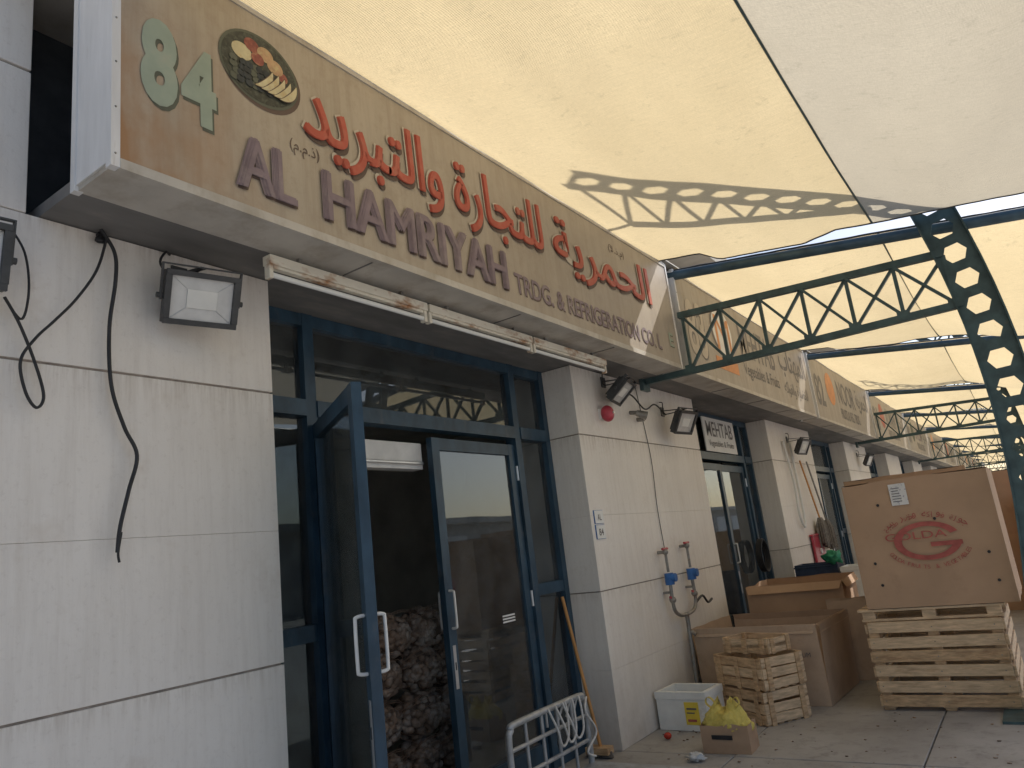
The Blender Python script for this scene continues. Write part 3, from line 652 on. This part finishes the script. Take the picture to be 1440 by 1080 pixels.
def arc(txt,r,rz,a0,a1,size):
    n=len(txt)
    for k,ch in enumerate(txt):
        if ch==' ': continue
        t=a0+(a1-a0)*k/(n-1);c=Vector((cxx+r*math.cos(t),yf-.004,czz+rz*math.sin(t)))
        ta=Vector((-r*math.sin(t),0,rz*math.cos(t))).normalized()
        if a1<a0: ta=-ta
        up=Vector((-ta.z,0,ta.x));_,_,asp=text_geo(ch,.0)
        b.text(ch,c-ta*size*.35,ta,up,size*min(asp,1.2),size,REDPR,.0)
arc("GOLDA FRUITS & VEGETABLES",.33,.225,R(205),R(335),.032)
arc("\uFE94\uFE92\uFEF4\uFEC3 \uFEAE\uFEC0\uFEA7\uFEED \uFEEA\uFEDB\uFE8D\uFEEE\uFED3 \uFE94\uFEDF\uFEEE\uFE9F",.31,.19,R(150),R(30),.045)
b.add([(-.99,yf-.003,1.64),(-.86,yf-.003,1.64),(-.86,yf-.003,1.82),(-.99,yf-.003,1.82)],[(0,1,2,3)],PAPER)
for k in range(6): b.box(-.975,-.88+random.uniform(-.04,0),yf-.006,yf-.004,1.67+k*.022,1.676+k*.022,GREYT)
for hx,hz in ((-1.22,1.18),(-1.2,1.0),(-.38,1.2),(-.36,.98),(-1.1,1.66),(-.7,1.5)): b.disc((hx,yf-.004,hz),EX,EZ,.012,.012,BLACK,14)
b.obj('large_carton')
b=carton(-1.60,-.5,8.35,9.35,.80,1.95,0,False,CARD,3,0,.02);b.obj('large_carton')
pallet_bin(-1.5,-.5,8.4,9.3)
b=carton(-3.0,-1.82,7.2,8.25,.0,.70,.03,True,CARD2,-2,.10,.02)
b.text("PREMIUM",(-2.15,7.15,.42),EX,EZ,.22,.04,GREYT,.0)
b.obj('open_carton')
b=carton(-2.92,-1.9,8.6,9.7,.0,.95,.0,True,CARD,4,.1,.02);b.obj('open_carton')
b=carton(-2.0,-1.62,8.3,8.5,.0,.78,.0,True,CARD2,14,.0,.01);b.obj('open_carton')
def foambox(x0,x1,y0,y1,z0,z1,rot=0):
    b=B();cx,cy=(x0+x1)/2,(y0+y1)/2;b.M=Matrix.Translation((cx,cy,z0))@Matrix.Rotation(R(rot),4,'Z');w=(x1-x0)/2;d=(y1-y0)/2;h=z1-z0;t=.03
    b.box(-w,w,-d,-d+t,0,h,FOAM);b.box(-w,w,d-t,d,0,h,FOAM);b.box(-w,-w+t,-d+t,d-t,0,h,FOAM);b.box(w-t,w,-d+t,d-t,0,h,FOAM);b.box(-w+t,w-t,-d+t,d-t,0.002,t,FOAM)
    b.box(-w-.008,w+.008,-d-.008,-d,h-.06,h-.0,FOAM);b.box(w,w+.008,-d,d,h-.06,h,FOAM)
    return b
b=foambox(-3.06,-2.60,6.25,6.62,0,.31,-3)
b.box(.03,.16,-.19,-.186,.05,.23,LABEL);b.box(.05,.14,-.194,-.19,.17,.185,GREYT);b.box(.05,.12,-.194,-.19,.14,.15,GREYT);b.box(.05,.13,-.194,-.19,.075,.095,REDPR)
b.obj('foam_box',bevel=.004)
b=foambox(-2.9,-2.55,10.55,10.9,0,.42);b.obj('foam_box',bevel=.006)
def crate(M,w,d,h):
    b=B();b.M=M
    for sx in (-1,1):
        for sy in (-1,1): b.box(sx*(w/2-.02)-.018,sx*(w/2-.02)+.018,sy*(d/2-.02)-.018,sy*(d/2-.02)+.018,0,h+.01,WOODD)
    n=3 if h>.2 else 2
    for k in range(n):
        z=.01+k*(h-.075)/(max(1,n-1));j=random.uniform(-.006,.006);hh=.074
        rt=Matrix.Rotation(random.uniform(-.02,.02),3,'Y');rt2=Matrix.Rotation(random.uniform(-.02,.02),3,'X')
        b.box(-w/2,w/2,-d/2-.008,-d/2,z+j,z+hh+j,WOOD if k%2 else WOODD,rt);b.box(-w/2,w/2,d/2,d/2+.008,z,z+hh,WOOD)
        b.box(-w/2-.008,-w/2,-d/2,d/2,z,z+hh,WOOD);b.box(w/2,w/2+.008,-d/2,d/2,z+j,z+hh+j,WOOD,rt2)
    for k in range(5): y=-d/2+.03+k*(d-.1)/4;b.box(-w/2,w/2,y,y+.05,.002,.01,WOODD)
    for sx in (-.62,0,.62): b.box(sx*w*.6-.025,sx*w*.6+.025,-d/2-.018,-d/2-.0095,-.0,h+.01,WOODD)
    for sy in (-.6,.6): b.box(w/2+.0095,w/2+.018,sy*d*.6-.025,sy*d*.6+.025,0,h+.01,WOODD)
    return b.obj('wooden_crate',bevel=.002)
ang=-34
cx,cy=-2.31,6.80
for k in range(2): crate(Matrix.Translation((cx+.012*k,cy,.27*k))@Matrix.Rotation(R(ang+k*3),4,'Z'),.60,.46,.25)
crate(Matrix.Translation((cx+.02,cy+.02,.54))@Matrix.Rotation(R(-20),4,'Z'),.48,.30,.12)
b=carton(-2.45,-2.09,5.66,5.90,.0,.20,.0,True,CARD,4,.0,.004);b.box(-2.36,-2.2,5.648,5.652,.1,.13,BLACK);b.obj('small_carton')
# crumpled carrier bag sitting in the carton, mouth and handles gathered upward
b=B();n=64;mrows=26;vs=[];fs=[]
for j in range(mrows+1):
    v=j/mrows
    for i in range(n):
        t=2*math.pi*i/n
        rad=(.155*math.sin(math.pi*min(1,.12+.88*(1-v)*.62+.0))**.8 if v<.62 else .155*(.62-.25*(v-.62)/.38))
        rad=.165*(math.cos((v-.28)*1.9)**.8 if abs(v-.28)*1.9<1.5 else .1)
        fold=1+.16*math.sin(5*t+2*v)*v+.13*noise.noise(Vector((math.cos(t)*2.2,math.sin(t)*2.2,v*3)))+.10*abs(noise.noise(Vector((math.cos(t)*6,math.sin(t)*6,v*5))))*2
        zz=.12+.20*v+(.055*max(0,v-.75)*4*math.cos(2*t)+.03*noise.noise(Vector((math.cos(t)*4,math.sin(t)*4,7))))*v
        vs.append((-2.275+math.cos(t)*rad*fold*1.05,5.785+math.sin(t)*rad*fold*.72,zz))
for j in range(mrows):
    for i in range(n): fs.append((j*n+i,j*n+(i+1)%n,(j+1)*n+(i+1)%n,(j+1)*n+i))
fs.append(tuple(range(mrows*n,mrows*n+n)))
b.add(vs,fs,BAG,True)
for sx in (-1,1):
    P=smooth_pts([(-2.275+sx*.055,5.785,.31),(-2.275+sx*.09,5.77,.365),(-2.275+sx*.12,5.76,.37),(-2.275+sx*.13,5.76,.33),(-2.275+sx*.09,5.77,.29)],5)
    for i in range(len(P)-1): b.bar(P[i],P[i+1],.004,.028,BAG,up=Vector((0,1,0)))
b.obj('plastic_bag')
b=B();b.ball((-2.87,5.97,.03),.032,TOMATO,3,(1,1,.85));b.tube([(-2.87,5.97,.055),(-2.868,5.97,.065)],.004,GREENB);b.obj('tomato')
b=B();b.ball((-2.42,5.45,.03),.06,PAPER,3,(1,.7,.45),.9,3);b.obj('crumpled_paper')
b=B()
for k in range(90):
    x=random.uniform(-3.0,-.3);y=random.uniform(5.0,7.0);s=random.uniform(.005,.016);b.ball((x,y,.005),s,random.choice([ONION,SACK,CARDIN,ONION]),1,(1,.7,.3),.6)
b.obj('litter')
def pcrate(x0,x1,y0,y1,z0,h):
    b=B();b.box(x0,x1,y0,y0+.02,z0,z0+h,BLUECR);b.box(x0,x1,y1-.02,y1,z0,z0+h,BLUECR);b.box(x0,x0+.02,y0+.02,y1-.02,z0,z0+h,BLUECR);b.box(x1-.02,x1,y0+.02,y1-.02,z0,z0+h,BLUECR);b.box(x0+.02,x1-.02,y0+.02,y1-.02,z0,z0+.02,BLUECR)
    for k in range(3): b.box(x0-.012,x1+.012,y0-.012,y0,z0+.03+k*h*.38,z0+.05+k*h*.38,BLUECR)
    b.obj('plastic_crate',bevel=.006)
for k in range(3): pcrate(-2.95,-2.38,10.98,11.38,.01+k*.34,.32)
b=foambox(-2.33,-1.9,10.9,11.3,.0,.95);b.obj('foam_box',bevel=.006)
b=B();b.ball((-2.42,11.0,1.08),.11,GREENB,3,(1,.8,.8),.9,3);b.obj('plastic_bag')
b=B()
for l in range(6):
    for i in range(3):
        for j in range(2):
            b.ball((.02+i*.48+random.uniform(-.03,.03),12.2+j*.75,.2+l*.27),.3,REDS,3,(.9,1.25,.52),.12,4)
b.obj('onion_sack_stack')
b=carton(-1.0,-.25,13.2,14.2,.0,2.0,0,False,CARD,3,0,.02);b.obj('large_carton')
b=carton(-1.9,-1.0,14.5,15.5,.0,1.6,0,False,CARD2,3,0,.02);b.obj('large_carton')
# interior goods: net sacks of onions
b=B()
rows=[(4.0,.20),(4.42,.20),(4.84,.20),(4.0,.52),(4.42,.52),(4.84,.52),(4.05,.84),(4.5,.84),(4.85,.83),(4.2,1.12),(4.62,1.12)]
for (cy_,cz_) in rows:
    cx_=-4.2-.05*cz_+random.uniform(-.03,.03)
    b.ball((cx_,cy_,cz_),.19,SACK,3,(.9,1.08,.82),.1,2)
    for k in range(110):
        d=Vector((random.gauss(0,1),random.gauss(0,1),random.gauss(0,1))).normalized()
        if d.x<-.3: d.x=-d.x
        b.ball((cx_+d.x*.17,cy_+d.y*.205,cz_+d.z*.15),random.uniform(.030,.042),ONION,1,(1,1,.9))
    for k in range(8):
        a=k*math.pi/8
        b.tube([(cx_+.215*math.sin(t)*abs(math.cos(a*.5))+.0,cy_+.25*math.cos(t),cz_+.19*math.sin(t)*math.cos(a)) for t in [j*math.pi/8 for j in range(9)]],.0022,NETSACK,4)
b.obj('onion_sacks')
for i in range(3):
    for l in range(3):
        b=B();y=5.2+i*.44;z=l*.3
        for q in range(3):
            b.box(-4.6,-4.1,y,y+.012,z+.01+q*.09,z+.08+q*.09,WOOD);b.box(-4.11,-4.098,y,y+.41,z+.01+q*.09,z+.08+q*.09,WOOD)
        b.box(-4.58,-4.12,y+.02,y+.39,z,z+.25,ONION);b.obj('wooden_crate')
# trolley
b=B();X=-2.9;ya,yb=3.85,4.78
b.tube(smooth_pts([(X,ya,.0+.1),(X,ya,.50),(X,ya+.03,.575),(X,ya+.10,.60),(X,yb-.10,.60),(X,yb-.03,.575),(X,yb,.50),(X,yb,.1)],6),.021,CART,10)
for z in (.46,.3): b.tube([(X,ya,z),(X,yb,z)],.014,CART,8)
for k in range(1,5): yy=ya+(yb-ya)*k/5;b.tube([(X,yy,.1),(X,yy,.6)],.012,CART,8)
b.box(X,X+1.1,ya-.02,yb+.02,.12,.155,CART)
for xx in (X+.12,X+.95):
    for yy in (ya+.08,yb-.08): b.tube([(xx,yy-.02,.065),(xx,yy+.02,.065)],.06,BLACK,16);b.box(xx-.02,xx+.02,yy-.03,yy+.03,.07,.12,CART)
for k in range(3): b.tube(smooth_pts([(X+.02,yb-.5+k*.09,.61),(X+.05,yb-.46+k*.09,.48),(X+.04,yb-.40+k*.1,.36),(X+.05,yb-.33+k*.1,.42),(X+.03,yb-.30+k*.09,.61),(X-.02,yb-.33+k*.1,.5)],6),.008,ROPE,6)
b.tube(smooth_pts([(X+.02,yb,.58),(X+.05,yb-.08,.5),(X+.05,yb+.03,.35),(X+.04,yb-.1,.25),(X+.05,yb-.02,.2)],6),.008,ROPE,6)
b.obj('platform_trolley')
b=B();b.box(-2.62,-2.59,1.95,1.98,0,.72,STICK);b.obj('wooden_stick')
o=empty('market_hall');b=B()
b.box(26,40,-40,110,-.15,4.2,ROOFM);b.box(25.2,40,-40,110,4.2,4.6,CREAM)
y=-38
while y<108: b.box(25.9,26.0,y,y+3.6,0,3.4,WHITE if int(y)%2 else BLUECR);y+=5.4
b.obj('hall_body',o)
for yy in (10,26,44): b=B();b.tube([(22,yy,-.15),(22,yy,9)],[.1,.05],GALV);b.bar((22,yy,9),(20.6,yy,9.2),.08,.06,GALV);b.obj('street_lamp')

# ---------------------------------------------------------------- light & camera
sx_,sz_=.42,.95
az=math.atan2(sx_,1.0);el=math.atan2(sz_,math.hypot(sx_,1))
w=bpy.data.worlds.new("World");sc.world=w;w.use_nodes=True;nt=w.node_tree
bg=nt.nodes['Background'];sky=nt.nodes.new('ShaderNodeTexSky');sky.sky_type='NISHITA';sky.sun_disc=False
sky.sun_elevation=el;sky.sun_rotation=az;sky.dust_density=2.0;sky.air_density=1.0;sky.ozone_density=1
nt.links.new(sky.outputs[0],bg.inputs[0]);bg.inputs[1].default_value=.15
L=bpy.data.lights.new('sun','SUN');L.energy=5;L.angle=R(.5);L.color=(1,.96,.9);lo=bpy.data.objects.new('sun',L);sc.collection.objects.link(lo)
d=Vector((-sx_,-1,-sz_));lo.rotation_euler=d.to_track_quat('-Z','Y').to_euler()
cam=bpy.data.cameras.new('camera');co=bpy.data.objects.new('camera',cam);sc.collection.objects.link(co)
right=Vector((.8111,.5735,-.1158));up=Vector((.2239,-.1214,.9671));back=right.cross(up).normalized();up=back.cross(right).normalized();right.normalize()
M=Matrix(((right.x,up.x,back.x,0),(right.y,up.y,back.y,0),(right.z,up.z,back.z,1.6),(0,0,0,1)))
co.matrix_world=M;cam.sensor_width=36;cam.lens=36*1034/1440;cam.clip_end=1000;cam.clip_start=.05
sc.camera=co
sc.view_settings.view_transform='Standard';sc.view_settings.look='None';sc.view_settings.exposure=0
